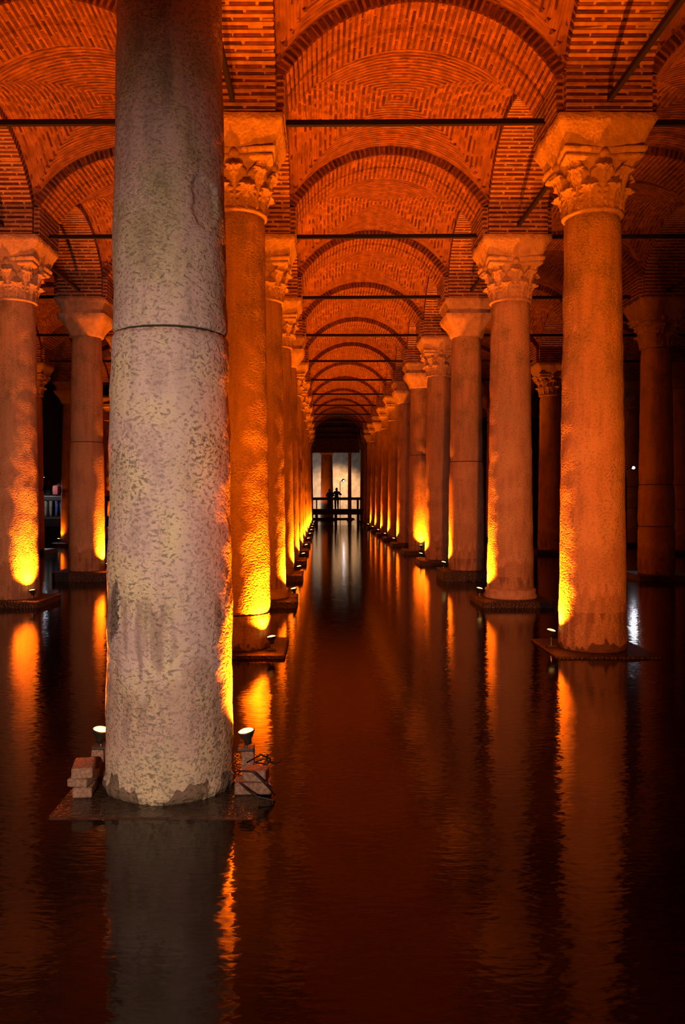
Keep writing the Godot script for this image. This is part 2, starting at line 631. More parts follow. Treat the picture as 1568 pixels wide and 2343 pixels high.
# the block of masonry over an impost from which four arches spring
func build_pier() -> void:
	var g := Geo.new()
	var y0 := IMPOST_TOP
	var reach := WIDE * 0.5 - FOOT_X
	var n := 6
	var ph := (FOOT_Y - y0) / n
	for side in 4:
		var rot := Basis(Vector3.UP, side * PI / 2)
		var prev := []
		for c in n + 1:
			for b in BED:
				var y: float = minf(y0 + (c + b[0]) * ph, FOOT_Y)
				var zf: float = reach + b[1]
				var line := [rot * Vector3(-AW, y, zf), rot * Vector3(AW, y, zf), rot * Vector3(AW, y, AW), rot * Vector3(-AW, y, AW)]
				if prev:
					g.quad(prev[0], prev[1], line[1], line[0], rot * Vector3.BACK)
					g.quad(prev[1], prev[2], line[2], line[1], rot * Vector3.RIGHT)
					g.quad(prev[0], prev[3], line[3], line[0], rot * Vector3.LEFT)
				prev = line
				if y >= FOOT_Y:
					break
		for c in n:
			var y := y0 + (c + 0.5) * ph
			var x := -AW - 0.004
			var k := 0
			while x < AW - 0.05:
				var e := x + (rng.randf_range(0.18, 0.25) if k == 0 and c % 2 else rng.randf_range(0.31, 0.38))
				if e > AW - 0.1:
					e = AW + 0.004
				pier_bricks.append(Transform3D(rot) * brick_at(Vector3((x + e) * 0.5, y, reach), Vector3.RIGHT, Vector3.BACK, e - x, ph * rng.randf_range(0.46, 0.56), 0.09, rng.randf_range(-0.012, 0.004)))
				x = e + rng.randf_range(0.016, 0.03)
				k += 1
	g.box(Transform3D(Basis(), Vector3(0, (y0 + 8.25) * 0.5, 0)), Vector3(AW * 2 - 0.02, 8.25 - y0, AW * 2 - 0.02))
	pier_mesh = g.mesh()
	pier_mm = joined(pier_bricks)


func depth_of(k: int) -> float:
	return FIRST + BAY * k


const AISLE := ["outer left", "far left", "left", "middle", "right", "far right", "outer right"]


func brick_piece(called: String, core: String, mesh: ArrayMesh, bricks: Array, mm: ArrayMesh, at: Transform3D, cap: int, label: String, category: String, pale := false) -> void:
	var o := Node3D.new()
	o.name = numbered(called)
	add_child(o)
	o.transform = at
	tag(o, label, category, category + " brickwork of the cistern", "structure")
	part(core, mesh, M.mortar_pale if pale else M.mortar, o)
	if cap > 0:
		lay(o, bricks, cap)
	else:
		mass(o, mm)


func vaults() -> void:
	# aisle: [first bay, last bay, bays whose bricks are parts]
	var plan := {1: [1, 6, []], 2: [-2, 7, [0, 1, 2]], 3: [-2, 14, [0, 1, 2]], 4: [-2, 10, [0, 1]], 5: [0, 9, []], 6: [2, 8, []]}
	var stepped := Basis(Vector3.UP, PI / 2)
	var done_p := {}
	var done_z := {}
	for a in plan:
		var cx: float = (ROWS[a] + ROWS[a + 1]) * 0.5
		var lo: int = plan[a][0]
		var hi: int = plan[a][1]
		for k in range(lo, hi + 1):
			var d := depth_of(k)
			var mid := -(d + BAY * 0.5)
			var nth: String = ORD[clampi(k - lo + 1, 0, 18)]
			var near: bool = k in plan[a][2]
			brick_piece("ceiling", "vault_web", web_mesh, web_bricks, web_mm, Transform3D(Basis(), Vector3(cx, 0, mid)), 300 if near else 0,
				"groined brick vault over the %s aisle, %s bay from the front" % [AISLE[a], nth], "vault")
			brick_piece("arch", "arch_ring", arch_mesh, arch_bricks, arch_mm, Transform3D(Basis(), Vector3(cx, -0.05 if a == 3 and k == 1 else 0.0, -d)), 150 if near and k > 0 or a == 3 and k == 3 else 0,
				"round brick cross arch spanning the %s aisle, %s from the front" % [AISLE[a], nth], "arch")
			for r in [a, a + 1]:
				if not done_z.has([r, k]):
					done_z[[r, k]] = true
					brick_piece("arch", "arch_ring", arch_mesh, arch_bricks, arch_mm, Transform3D(stepped, Vector3(ROWS[r], 0, mid)), 150 if near and r in [2, 3, 4] and k < 2 else 0,
						"brick arch along row %s, %s bay from the front, between two columns" % [ROW_NAME[r], ORD[clampi(k + 3, 0, 18)]], "arch", true)
				if not done_p.has([r, k]):
					done_p[[r, k]] = true
					brick_piece("pier", "pier_core", pier_mesh, pier_bricks, pier_mm, Transform3D(Basis(), Vector3(ROWS[r], 0, -d)), 90 if r in [2, 3, 4] and k in [1, 2, 3] else 0,
						"brick springing block on top of the %s column of the %s row" % [ORD[clampi(k + 1, 0, 18)] if k >= 0 else ["unseen", "hidden"][k + 2], ROW_NAME[r]], "pier", true)
	var g := Geo.new()
	g.box(Transform3D(Basis(), Vector3(1.3, 9.4, -38.0)), Vector3(36.0, 0.4, 86.0))
	solo("ceiling", g.mesh(), M.dark_stone, "solid masonry slab above all the vaults", "ceiling", Transform3D(), "", "structure")


# ---------------------------------------------------------------- columns
const ROW_NAME := ["outermost left", "third left", "second left", "inner left", "inner right", "second right", "third right", "outermost right"]

func drum(r0: float, y0: float, r1: float, y1: float, sd: int, segs: int, rows_n: int, amp: float, near := false) -> ArrayMesh:
	var f := FastNoiseLite.new()
	f.seed = sd
	f.frequency = 2.2
	f.fractal_octaves = 4
	var rows := []
	var uvs := []
	var ys := []
	for i in rows_n + 1:
		ys.append(lerpf(y0, y1, float(i) / rows_n))
	ys[0] = y0
	for i in ys.size():
		var y: float = ys[i]
		var line := PackedVector3Array()
		var tl := []
		var k := (y - y0) / (y1 - y0)
		for j in segs + 1:
			var a := -PI + TAU * (j % segs) / segs
			var d := Vector3(sin(a), 0, cos(a))
			var r := lerpf(r0, r1, k)
			r += amp * f.get_noise_3d(d.x * 0.45, y, d.z * 0.45)
			var e := minf(y - y0, y1 - y)
			if e < 0.03:
				r -= (0.03 - e) * (0.5 + 1.2 * absf(f.get_noise_3d(d.x * 2.0, y0, d.z * 2.0 + 7.0)))
			if near:
				# a broken scar high on the right of the shaft
				var q := Vector2(wrapf(a - 0.86, -PI, PI) * 0.42, (y - EYE - 2.03) * 0.62)
				var sc := 0.12 - q.length() + 0.05 * f.get_noise_3d(d.x, y * 2.0, d.z + 3.0)
				if sc > 0.0:
					r -= clampf(sc * 1.6, 0.0, 0.022)
				if y < EYE - 1.95:
					r += 0.016 * f.get_noise_3d(d.x * 3.0, 1.0, d.z * 3.0) + 0.012
			line.append(Vector3(d.x * r, y, d.z * r))
			tl.append(Vector2(float(j) / segs, (EYE + 4.1 - y) / 6.2))
		rows.append(line)
		uvs.append(tl)
	var g := Geo.new()
	g.grid(rows, true, Vector3.ZERO, true, uvs)
	for e in [0, rows.size() - 1]:
		var up := Vector3.DOWN if e == 0 else Vector3.UP
		var mid := Vector3(0, ys[e], 0)
		for j in segs:
			g.quad(mid, rows[e][j], rows[e][j + 1], mid, up)
	return g.mesh(true)


var leaf_meshes := {}
var bell_mesh: ArrayMesh
var abacus_mesh: ArrayMesh
var impost_mesh: ArrayMesh
var plain_capital: ArrayMesh
var plinth_mesh: ArrayMesh
var shaft_cache := {}

# an acanthus leaf on the +z side of the bell; height, width, curl of its tip
func leaf(h: float, wide: float, lean: float, curl: float, sd: int) -> ArrayMesh:
	var f := FastNoiseLite.new()
	f.seed = sd
	f.frequency = 9.0
	var front := []
	var back := []
	var ns := 18
	var nw := 10
	for i in ns + 1:
		var s := float(i) / ns
		var y: float
		var z: float
		if s < 0.7:
			y = h * s / 0.7
			z = 0.025 + lean * pow(s / 0.7, 2.2)
		else:
			var a := (s - 0.7) / 0.3 * 2.9
			y = h + curl * sin(a) * 0.9
			z = 0.025 + lean + 0.75 * curl * (1.0 - cos(a))
		var w := wide * (0.62 + 0.5 * sin(PI * clampf(s * 0.85 + 0.1, 0.0, 1.0))) * (1.0 if s < 0.75 else 1.0 - 1.0 * (s - 0.75))
		w *= 1.0 - 0.34 * pow(absf(sin(s * PI * 4.5)), 4.0)
		var fl := PackedVector3Array()
		var bl := PackedVector3Array()
		for j in nw + 1:
			var t := 2.0 * j / nw - 1.0
			var rib := 0.022 * cos(t * PI * 2.5) * (1.0 - 0.4 * absf(t)) + 0.012 * f.get_noise_2d(t, s * 2.0)
			var zz := z - 0.055 * t * t + rib
			fl.append(Vector3(t * w, y, zz))
			bl.append(Vector3(t * w * 0.96, y - 0.03, zz - 0.06))
		front.append(fl)
		back.append(bl)
	var g := Geo.new()
	g.grid(front, false, Vector3(0, h * 0.3, -1.0))
	g.grid(back, false, Vector3(0, h * 0.3, 1.0))
	for i in ns:
		g.quad(front[i][0], front[i + 1][0], back[i + 1][0], back[i][0], Vector3.LEFT)
		g.quad(front[i][nw], front[i + 1][nw], back[i + 1][nw], back[i][nw], Vector3.RIGHT)
	for j in nw:
		g.quad(front[ns][j], front[ns][j + 1], back[ns][j + 1], back[ns][j], Vector3.UP)
		g.quad(front[0][j], front[0][j + 1], back[0][j + 1], back[0][j], Vector3.DOWN)
	return g.mesh()


# rounded square ring of half size h; roundness 0 square, 1 circle
func ring(h: float, round_: float, y: float, segs: int, hollow := 0.0, f: FastNoiseLite = null, amp := 0.0) -> PackedVector3Array:
	var line := PackedVector3Array()
	for j in segs + 1:
		var a := TAU * (j % segs) / segs + PI / 4.0
		var d := Vector2(sin(a), cos(a))
		var m := maxf(absf(d.x), absf(d.y))
		var r := h * lerpf(1.0 / m, 1.0, round_)
		if hollow > 0.0:
			r -= hollow * pow(absf(cos(2.0 * a)), 1.5)
		if f:
			r += amp * f.get_noise_3d(d.x * 2.0, y * 2.0, d.y * 2.0)
		line.append(Vector3(d.x * r, y, d.y * r))
	return line


func capped(rows: Array, mid: Vector3) -> ArrayMesh:
	var g := Geo.new()
	g.grid(rows, true, mid, true)
	for e in [0, rows.size() - 1]:
		var c := Vector3(0, rows[e][0].y, 0)
		for j in rows[e].size() - 1:
			g.quad(c, rows[e][j], rows[e][j + 1], c, Vector3.DOWN if e == 0 else Vector3.UP)
	return g.mesh()


const CAP_Y := 6.27          # top of the shafts
const IMP_Y := 7.05          # underside of the impost blocks

func make_column_shapes() -> void:
	var f := FastNoiseLite.new()
	f.seed = 5
	f.frequency = 1.1
	f.fractal_octaves = 4
	var rows := []
	for p in [[0.372, 0.0], [0.40, 0.015], [0.405, 0.045], [0.375, 0.06], [0.375, 0.2], [0.385, 0.4], [0.42, 0.56], [0.47, 0.66]]:
		rows.append(ring(p[0], 1.0, p[1], 48, 0.0, f, 0.012))
	bell_mesh = capped(rows, Vector3(0, 0.3, 0))
	rows = []
	for p in [[0.47, 0.64, 0.05], [0.52, 0.665, 0.06], [0.53, 0.70, 0.06], [0.50, 0.715, 0.05], [0.55, 0.735, 0.06], [0.56, 0.785, 0.06]]:
		rows.append(ring(p[0], 0.12, p[1], 64, p[2], f, 0.02))
	abacus_mesh = capped(rows, Vector3(0, 0.7, 0))
	rows = []
	for p in [[0.47, 0.0], [0.50, 0.012], [0.535, 0.10], [0.58, 0.20], [0.625, 0.28], [0.645, 0.31], [0.65, 0.385], [0.635, 0.40]]:
		rows.append(ring(p[0], 0.06, p[1], 64, 0.0, f, 0.03))
	impost_mesh = capped(rows, Vector3(0, 0.2, 0))
	rows = []
	for p in [[0.37, 0.0], [0.40, 0.02], [0.42, 0.06], [0.45, 0.14], [0.51, 0.26], [0.57, 0.36], [0.60, 0.42], [0.61, 0.52]]:
		rows.append(ring(p[0], clampf(0.9 - p[1] * 1.7, 0.08, 1.0), p[1], 64, 0.0, f, 0.025))
	plain_capital = capped(rows, Vector3(0, 0.2, 0))
	leaf_meshes.low = leaf(0.25, 0.15, 0.06, 0.05, 3)
	leaf_meshes.high = leaf(0.46, 0.155, 0.10, 0.058, 4)
	leaf_meshes.corner = leaf(0.58, 0.09, 0.19, 0.06, 6)
	var g := Geo.new()
	g.box(Transform3D(), Vector3(1.34, 1.0, 1.34), 0.02)
	plinth_mesh = g.mesh()


func column(row: int, k: int, o: Dictionary) -> Node3D:
	var d := depth_of(k)
	var at := Vector3(ROWS[row], 0, -d)
	if o.has("at"):
		at = o.at
	var label: String = o.get("label", "")
	var c := thing("column", label, "column", at, "columns standing in the water", "thing")
	c.scale = Vector3(o.get("thick", 1.0), 1.0, o.get("thick", 1.0))
	var foot: float = EYE + o.get("foot", -1.92)
	var mat: Material = o.get("mat", M.shaft[(row + k) % 2])
	var turn := Basis(Vector3.UP, o.get("turn", (row * 7 + k * 3) * 1.1))
	if o.has("mat"):
		turn = Basis()
	# plinth
	part("plinth", plinth_mesh, M.plinth_wet if o.get("wet", false) else M.plinth, c, Transform3D(Basis(Vector3.UP, o.get("skew", 0.0)).scaled_local(Vector3(1, foot, 1)), Vector3(0, foot * 0.5, 0)))
	# shaft in one or more drums
	var fancy: bool = o.get("fancy", true)
	var top: float = CAP_Y if fancy else 6.55
	var joints: Array = o.get("joints", [])
	var key := [foot, top, joints, o.has("mat"), k < 3]
	if not shaft_cache.has(key):
		var cuts := [foot]
		for j in joints:
			cuts.append(EYE + j)
		cuts.append(top)
		var list := []
		for i in cuts.size() - 1:
			var lo: float = cuts[i]
			var hi: float = cuts[i + 1] - (0.018 if i < cuts.size() - 2 else 0.0)
			var r0 := lerpf(0.448, 0.368, pow((lo - foot) / (top - foot), 1.2)) + (0.008 if i < cuts.size() - 2 else 0.0)
			var r1 := lerpf(0.448, 0.368, pow((hi - foot) / (top - foot), 1.2)) + (0.008 if i < cuts.size() - 2 else 0.0)
			if o.has("mat"):
				list.append(drum(r0, lo, r1, hi, 40 + i, 144, int((hi - lo) / 0.02), 0.016, true))
			else:
				list.append(drum(r0, lo, r1, hi, 60 + i + k, 64 if k < 3 else 40, int((hi - lo) / (0.06 if k < 3 else 0.2)) + 2, 0.014))
			if i < cuts.size() - 2:
				var g := Geo.new()
				g.lathe([[0.0, hi - 0.03], [r1 - 0.05, hi - 0.03], [r1 - 0.05, hi + 0.05], [0.0, hi + 0.05]], 48)
				list.append(g.mesh())
		shaft_cache[key] = list
	var meshes: Array = shaft_cache[key]
	for i in meshes.size():
		if i % 2 == 0:
			part("shaft" if meshes.size() == 1 else "drum", meshes[i], mat, c, Transform3D(turn, Vector3.ZERO))
		else:
			part("joint", meshes[i], M.dark_stone, c)
	if o.get("base", false):
		var g := Geo.new()
		g.lathe([[0.40, foot + 0.2], [0.475, foot + 0.19], [0.49, foot + 0.16], [0.48, foot + 0.10], [0.505, foot + 0.07], [0.515, foot + 0.03], [0.50, foot], [0.3, foot]], 48)
		part("base_moulding", g.mesh(), M.stone, c)
	# capital
	if fancy:
		var cap := part("capital", bell_mesh, M.stone, c, Transform3D(Basis(), Vector3(0, CAP_Y, 0)))
		part("abacus", abacus_mesh, M.stone, cap)
		if k <= 6:
			for i in 8:
				var b := Basis(Vector3.UP, i * TAU / 8.0 + PI / 8.0)
				part("leaf", leaf_meshes.low, M.stone, cap, Transform3D(b, b * Vector3(0, 0.05, 0.365)))
				b = Basis(Vector3.UP, i * TAU / 8.0)
				part("leaf", leaf_meshes.high, M.stone, cap, Transform3D(b, b * Vector3(0, 0.06, 0.362)))
			for i in 4:
				var b := Basis(Vector3.UP, i * TAU / 4.0 + PI / 4.0)
				part("volute", leaf_meshes.corner, M.stone, cap, Transform3D(b, b * Vector3(0, 0.07, 0.38)))
				b = Basis(Vector3.UP, i * TAU / 4.0)
				var g := Geo.new()
				g.lathe([[0.001, -0.07], [0.05, -0.05], [0.07, 0.0], [0.05, 0.05], [0.001, 0.07]], 14)
				part("rosette", g.mesh(), M.stone, cap, Transform3D(b, b * Vector3(0, 0.71, 0.475)))
		part("impost_block", impost_mesh, M.stone, c, Transform3D(Basis(Vector3.UP, o.get("twist", 0.0)), Vector3(0, IMP_Y, 0)))
	else:
		part("capital", plain_capital, M.stone, c, Transform3D(Basis(), Vector3(0, 6.55, 0)))
		var s := Basis().scaled(Vector3(0.97, 0.97, 0.97))
		part("impost_block", impost_mesh, M.stone, c, Transform3D(s, Vector3(0, IMP_Y + 0.012, 0)))
	return c


var cup_mesh: ArrayMesh
var lens_mesh: ArrayMesh
var foot_mesh: ArrayMesh


func make_lamp_shapes() -> void:
	var g := Geo.new()
	g.lathe([[0.0, -0.11], [0.03, -0.11], [0.034, -0.07], [0.05, -0.05], [0.072, -0.008], [0.078, 0.0], [0.078, 0.01], [0.068, 0.01]], 24)
	cup_mesh = g.mesh()
	g = Geo.new()
	g.lathe([[0.07, 0.004], [0.067, 0.011], [0.05, 0.020], [0.03, 0.025], [0.0005, 0.027]], 24)
	lens_mesh = g.mesh()
	g = Geo.new()
	g.box(Transform3D(Basis(), Vector3(0, 0.012, 0)), Vector3(0.12, 0.024, 0.09), 0.004)
	foot_mesh = g.mesh()


# an amber floodlight standing at `at` (on a plinth) with its lens `rise` above
func lamp(at: Vector3, rise: float, tilt: Vector3, label: String, energy := AMBER_ENERGY, angle := 56.0) -> void:
	var o := thing("floodlight", label, "floodlight", at, "amber floodlights at the columns")
	part("foot", foot_mesh, M.housing, o)
	var g := Geo.new()
	g.tube([Vector3(0, 0.02, 0), Vector3(0, rise * 0.5, 0), Vector3(0, maxf(rise - 0.08, 0.04), 0)], 0.012)
	part("stem", g.mesh(), M.chrome, o)
	var up := (Vector3.UP + tilt).normalized()
	var b := Basis(Quaternion(Vector3.UP, up))
	var head := Transform3D(b.scaled_local(Vector3.ONE * 0.82), Vector3(0, rise, 0))
	part("housing", cup_mesh, M.housing, o, head)
	part("lens", lens_mesh, M.amber, o, head)
	spot("amber_light", at + head * Vector3(0, 0.075, 0), up, AMBER_LIGHT, energy, angle, 1.0, 0.05)


func lamp_by(row: int, k: int, side: Vector2, foot: float, energy := AMBER_ENERGY, at = null, rise := 0.17) -> void:
	var base := Vector3(ROWS[row], 0, -depth_of(k))
	if at != null:
		base = at
	var p := base + Vector3(side.x, EYE + foot + 0.002, side.y)
	var out_ := Vector3(side.x, 0, side.y).normalized()
	var where := "on the aisle side"
	lamp(p, rise, out_ * -0.2 + Vector3(0, 0, 0.06), "amber floodlight %s of the foot of the %s %s column" % [where, ORD[k + 1], ROW_NAME[row]], energy)


func columns() -> void:
	var near_at := Vector3(-1.09, 0, -5.85)
	column(3, 0, {"at": near_at, "foot": -2.04, "mat": M.shaft_near, "joints": [1.17], "wet": true,
		"label": "tall pale pitted stone column in front, cracked across its middle, two lamps at its foot"})
	column(3, 1, {"foot": -2.0, "joints": [-1.53], "label": "brightly lit column half hidden just behind the big pale front column"})
	column(3, 2, {"foot": -1.93, "base": true, "label": "slim lit column third in the inner left row, moulded base on a low plinth"})
	column(4, 0, {"foot": -2.09, "label": "column of the inner right row that stands outside the frame beside the viewer"})
	column(4, 1, {"foot": -2.02, "base": false, "label": "large amber column on the right with leafy capital, nearest of the right row"})
	column(4, 2, {"foot": -1.93, "base": true, "label": "leafy-capped amber column second from the right front, lamp at its left foot"})
	column(4, 3, {"foot": -1.8, "fancy": false, "joints": [0.93], "label": "plain-capped column third in the inner right row, dark joint at mid height"})
	column(2, 0, {"foot": -1.95, "label": "column of the second left row that stands outside the frame"})
	column(2, 1, {"foot": -1.95, "label": "column of the second left row just outside the left edge of the picture"})
	column(2, 2, {"foot": -1.93, "label": "leafy-capped column cut by the left edge of the picture, glowing right foot"})
	column(2, 3, {"foot": -1.82, "fancy": false, "joints": [1.42], "label": "plain-capped column just left of the big pale front column, ragged joint"})
	for k in range(3, 14):
		var fancy := not (k in [4, 7, 9])
		column(3, k, {"foot": -1.9, "fancy": k != 4, "joints": [] if k != 5 else [1.3], "label": "%s column of the inner left row, one of the slivers lit at the foot" % ORD[k + 1]})
		if k > 3:
			column(4, k, {"foot": -1.9, "fancy": k in [4, 7, 8, 10], "joints": [1.6] if k == 5 else [], "label": "%s column of the inner right row, counted from the front" % ORD[k + 1]})
	for k in range(4, 6):
		column(2, k, {"foot": -1.9, "fancy": k % 2 == 0, "label": "%s column of the second left row, behind the big pale column" % ORD[k + 1]})
	for k in range(2, 9):
		column(5, k, {"foot": -1.9, "fancy": k != 4, "joints": [-0.7, 0.35] if k == 3 else [], "label": "%s dim column of the second right row, in the unlit right aisle" % ORD[k + 1]})
	for k in range(4, 9):
		column(6, k, {"foot": -1.9, "fancy": k % 2 == 0, "joints": [-0.4, 0.5], "label": "%s dark column of the third right row, near the right edge" % ORD[k + 1]})
	for k in range(4, 8):
		column(1, k, {"foot": -1.9, "fancy": k % 2 == 1, "joints": [0.3], "label": "%s dark column of the third left row, seen between two lit columns" % ORD[k + 1]})

	# floodlights
	lamp(near_at + Vector3(0.54, EYE - 2.04 + 0.206, -0.08), 0.13, Vector3(-0.18, 0, 0.04), "amber floodlight at the right foot of the big pale front column", AMBER_ENERGY)
	lamp(near_at + Vector3(-0.53, EYE - 2.04 + 0.206, -0.12), 0.13, Vector3(0.18, 0, 0.06), "amber floodlight at the left foot of the big pale front column", AMBER_ENERGY * 0.8)
	lamp_by(3, 1, Vector2(0.48, 0.34), -2.0, AMBER_ENERGY)
	lamp_by(4, 0, Vector2(-0.56, 0.05), -2.09)
	lamp_by(2, 0, Vector2(0.56, 0.05), -1.95)
	lamp_by(4, 1, Vector2(-0.56, 0.0), -2.02, AMBER_ENERGY, null, 0.22)
	lamp_by(4, 2, Vector2(-0.60, 0.0), -1.93)
	lamp_by(4, 3, Vector2(-0.57, -0.05), -1.8)
	lamp_by(2, 1, Vector2(0.57, 0.05), -1.95)
	lamp_by(2, 2, Vector2(0.45, 0.37), -1.93)
	lamp_by(2, 3, Vector2(0.57, 0.12), -1.82)
	lamp_by(3, 2, Vector2(0.60, 0.05), -1.93)
	for k in range(3, 12):
		lamp_by(3, k, Vector2(0.57, 0.05), -1.9, AMBER_ENERGY * (1.0 if k < 9 else 0.6))
	for k in range(4, 11):
		var v := Vector2(-0.57, 0.0)
		if k == 5:
			v = Vector2(-0.05, 0.59)
		lamp_by(4, k, v, -1.9, AMBER_ENERGY * (1.0 if k < 9 else 0.6))
	lamp_by(2, 4, Vector2(0.57, 0.0), -1.9)
	lamp_by(1, 4, Vector2(0.57, 0.0), -1.9)
	lamp_by(1, 6, Vector2(-0.42, 0.42), -1.9, 3.0)
	lamp_by(1, 7, Vector2(0.57, 0.0), -1.9)


# ---------------------------------------------------------------- tie rods
func rods() -> void:
	var reach := WIDE * 0.5 - FOOT_X
	var y := EYE + 5.10
	var plan := {1: [2, 5], 2: [1, 5], 3: [0, 13], 4: [1, 7], 5: [3, 7]}
	for a in plan:
		for k in range(plan[a][0], plan[a][1] + 1):
			var x0: float = ROWS[a] + reach
			var x1: float = ROWS[a + 1] - reach
			var g := Geo.new()
			g.box(Transform3D(), Vector3(x1 - x0 + 0.02, 0.078, 0.06), 0.006)
			solo("tie_rod", g.mesh(), M.iron, "dark iron tie bar across the %s aisle, %s from the front" % [AISLE[a], ORD[k + 1]], "tie rod",
				Transform3D(Basis(Vector3.BACK, 0.006 if k < 4 else 0.0), Vector3((x0 + x1) * 0.5, y, -depth_of(k))), "iron tie bars")
	var along := {2: [0, 2], 3: [0, 1], 4: [0, 3], 5: [2, 4]}
	for r in along:
		for k in range(along[r][0], along[r][1] + 1):
			var z0 := -depth_of(k) - AW - 0.11
			var z1 := -depth_of(k + 1) + AW + 0.11
			var g := Geo.new()
			g.box(Transform3D(), Vector3(0.06, 0.078, z0 - z1 + 0.02), 0.006)
			solo("tie_rod", g.mesh(), M.iron, "dark iron tie bar running lengthwise along the %s row, %s bay" % [ROW_NAME[r], ORD[k + 1]], "tie rod",
				Transform3D(Basis(), Vector3(ROWS[r], y, (z0 + z1) * 0.5)), "iron tie bars")


# ---------------------------------------------------------------- shell
func shell() -> void:
	var g := Geo.new()
	g.box(Transform3D(Basis(), Vector3(1.3, -0.2, -38.0)), Vector3(36.0, 0.4, 86.0))
	solo("floor", g.mesh(), M.floor, "murky brown cistern floor under the shallow water", "floor", Transform3D(), "", "structure")
	g = Geo.new()
	g.quad(Vector3(-16.5, WATER, 4.5), Vector3(19, WATER, 4.5), Vector3(19, WATER, -80.7), Vector3(-16.5, WATER, -80.7), Vector3.UP)
	solo("water", g.mesh(), M.water, "still dark water that mirrors the lit columns and covers the whole floor", "water", Transform3D(), "", "structure")
	for s in [["wall_left", -16.7, "dark masonry wall beyond the left columns"], ["wall_right", 19.3, "dark masonry wall beyond the right columns"]]:
		g = Geo.new()
		g.box(Transform3D(Basis(), Vector3(s[1], 4.6, -38.0)), Vector3(0.6, 9.2, 86.0))
		solo(s[0], g.mesh(), M.dark_stone, s[2], "wall", Transform3D(), "", "structure")
	g = Geo.new()
	g.box(Transform3D(Basis(), Vector3(1.3, 4.6, 4.7)), Vector3(36.0, 9.2, 0.6))
	solo("wall_front", g.mesh(), M.dark_stone, "dark masonry wall behind the viewer", "wall", Transform3D(), "", "structure")
	g = Geo.new()
	g.box(Transform3D(Basis(), Vector3(1.3, 4.6, -81.0)), Vector3(36.0, 9.2, 0.6))
	solo("wall_back", g.mesh(), M.plaster, "pale plastered far end wall of the middle aisle, lit by a white spotlight", "wall", Transform3D(), "", "structure")
	g = Geo.new()
	g.box(Transform3D(Basis(), Vector3((ROWS[3] + ROWS[4]) * 0.5, 8.0, -73.44)), Vector3(WIDE - 0.5, 2.76, 0.5), 0.02)
	solo("wall_middle", g.mesh(), M.mortar, "masonry infill closing the head of the last arch before the pale end wall", "wall", Transform3D(), "", "structure")


# ---------------------------------------------------------------- things in the water by the front column
func curve(points: Array, n := 40) -> Array:
	var c := Curve3D.new()
	for i in points.size():
		var a: Vector3 = points[maxi(i - 1, 0)]
		var b: Vector3 = points[mini(i + 1, points.size() - 1)]
		c.add_point(points[i], (a - b) / 6.0, (b - a) / 6.0)
	var out := []
	for i in n + 1:
		out.append(c.sample_baked(c.get_baked_length() * i / n))
	return out


func loose_bricks() -> void:
	var top := EYE - 2.04
	var spots := [
		[Vector3(-1.64, top + 0.037, -5.64), Vector3(0.13, 0.07, 0.24), 0.1, "wet reddish brick at the bottom of the stack left of the front column"],
		[Vector3(-1.65, top + 0.102, -5.64), Vector3(0.14, 0.056, 0.24), -0.12, "middle brick of the small stack left of the front column"],
		[Vector3(-1.65, top + 0.169, -5.64), Vector3(0.14, 0.074, 0.25), 0.18, "top pale brick of the small stack left of the front column"],
		[Vector3(-0.475, top + 0.042, -5.66), Vector3(0.25, 0.08, 0.16), 0.04, "long grey brick under the lamp right of the front column"],
		[Vector3(-0.455, top + 0.124, -5.66), Vector3(0.16, 0.08, 0.13), -0.16, "small pale brick laid on another, right of the front column"],
	]
	for s in spots:
		var g := Geo.new()
		g.box(Transform3D(), s[1], 0.008)
		solo("brick", g.mesh(), M.loose_brick, s[3], "brick", Transform3D(Basis(Vector3.UP, s[2]), s[0]), "loose bricks at the lamps")
	# shims that carry the two lamps of the front column
	for s in [[Vector3(-0.535, top + 0.103, -5.93), "brick stub carrying the right lamp of the front column"], [Vector3(-1.635, top + 0.103, -5.97), "brick stub carrying the left lamp of the front column"]]:
		var g := Geo.new()
		g.box(Transform3D(), Vector3(0.09, 0.2, 0.10), 0.008)
		solo("brick", g.mesh(), M.loose_brick, s[1], "brick", Transform3D(Basis(), s[0]), "loose bricks at the lamps")
	var base := Vector3(-0.52, top, -5.66)
	var loops := [
		[[Vector3(0.0, 0.20, 0.0), Vector3(0.10, 0.27, 0.05), Vector3(0.17, 0.23, 0.02), Vector3(0.14, 0.18, -0.02), Vector3(0.06, 0.2, 0.0), Vector3(0.12, 0.24, 0.04), Vector3(0.2, 0.2, 0.03), Vector3(0.24, 0.22, 0.0)], "coil of black lamp cable above the bricks right of the front column"],
		[[Vector3(-0.06, 0.17, 0.08), Vector3(0.05, 0.18, 0.13), Vector3(0.12, 0.12, 0.14), Vector3(0.18, 0.05, 0.13), Vector3(0.20, 0.008, 0.10)], "black lamp cable hanging from the bricks down to the water"],
		[[Vector3(-0.04, 0.1, 0.11), Vector3(0.02, 0.06, 0.15), Vector3(0.08, 0.03, 0.18), Vector3(0.2, 0.010, 0.20)], "thin cable lying across the front of the grey brick"],
	]
	for l in loops:
		var pts := []
		for p in l[0]:
			pts.append(base + p)
		var g := Geo.new()
		g.tube(curve(pts), 0.006)
		solo("cable", g.mesh(), M.black, l[1], "cable", Transform3D(), "lamp cables")


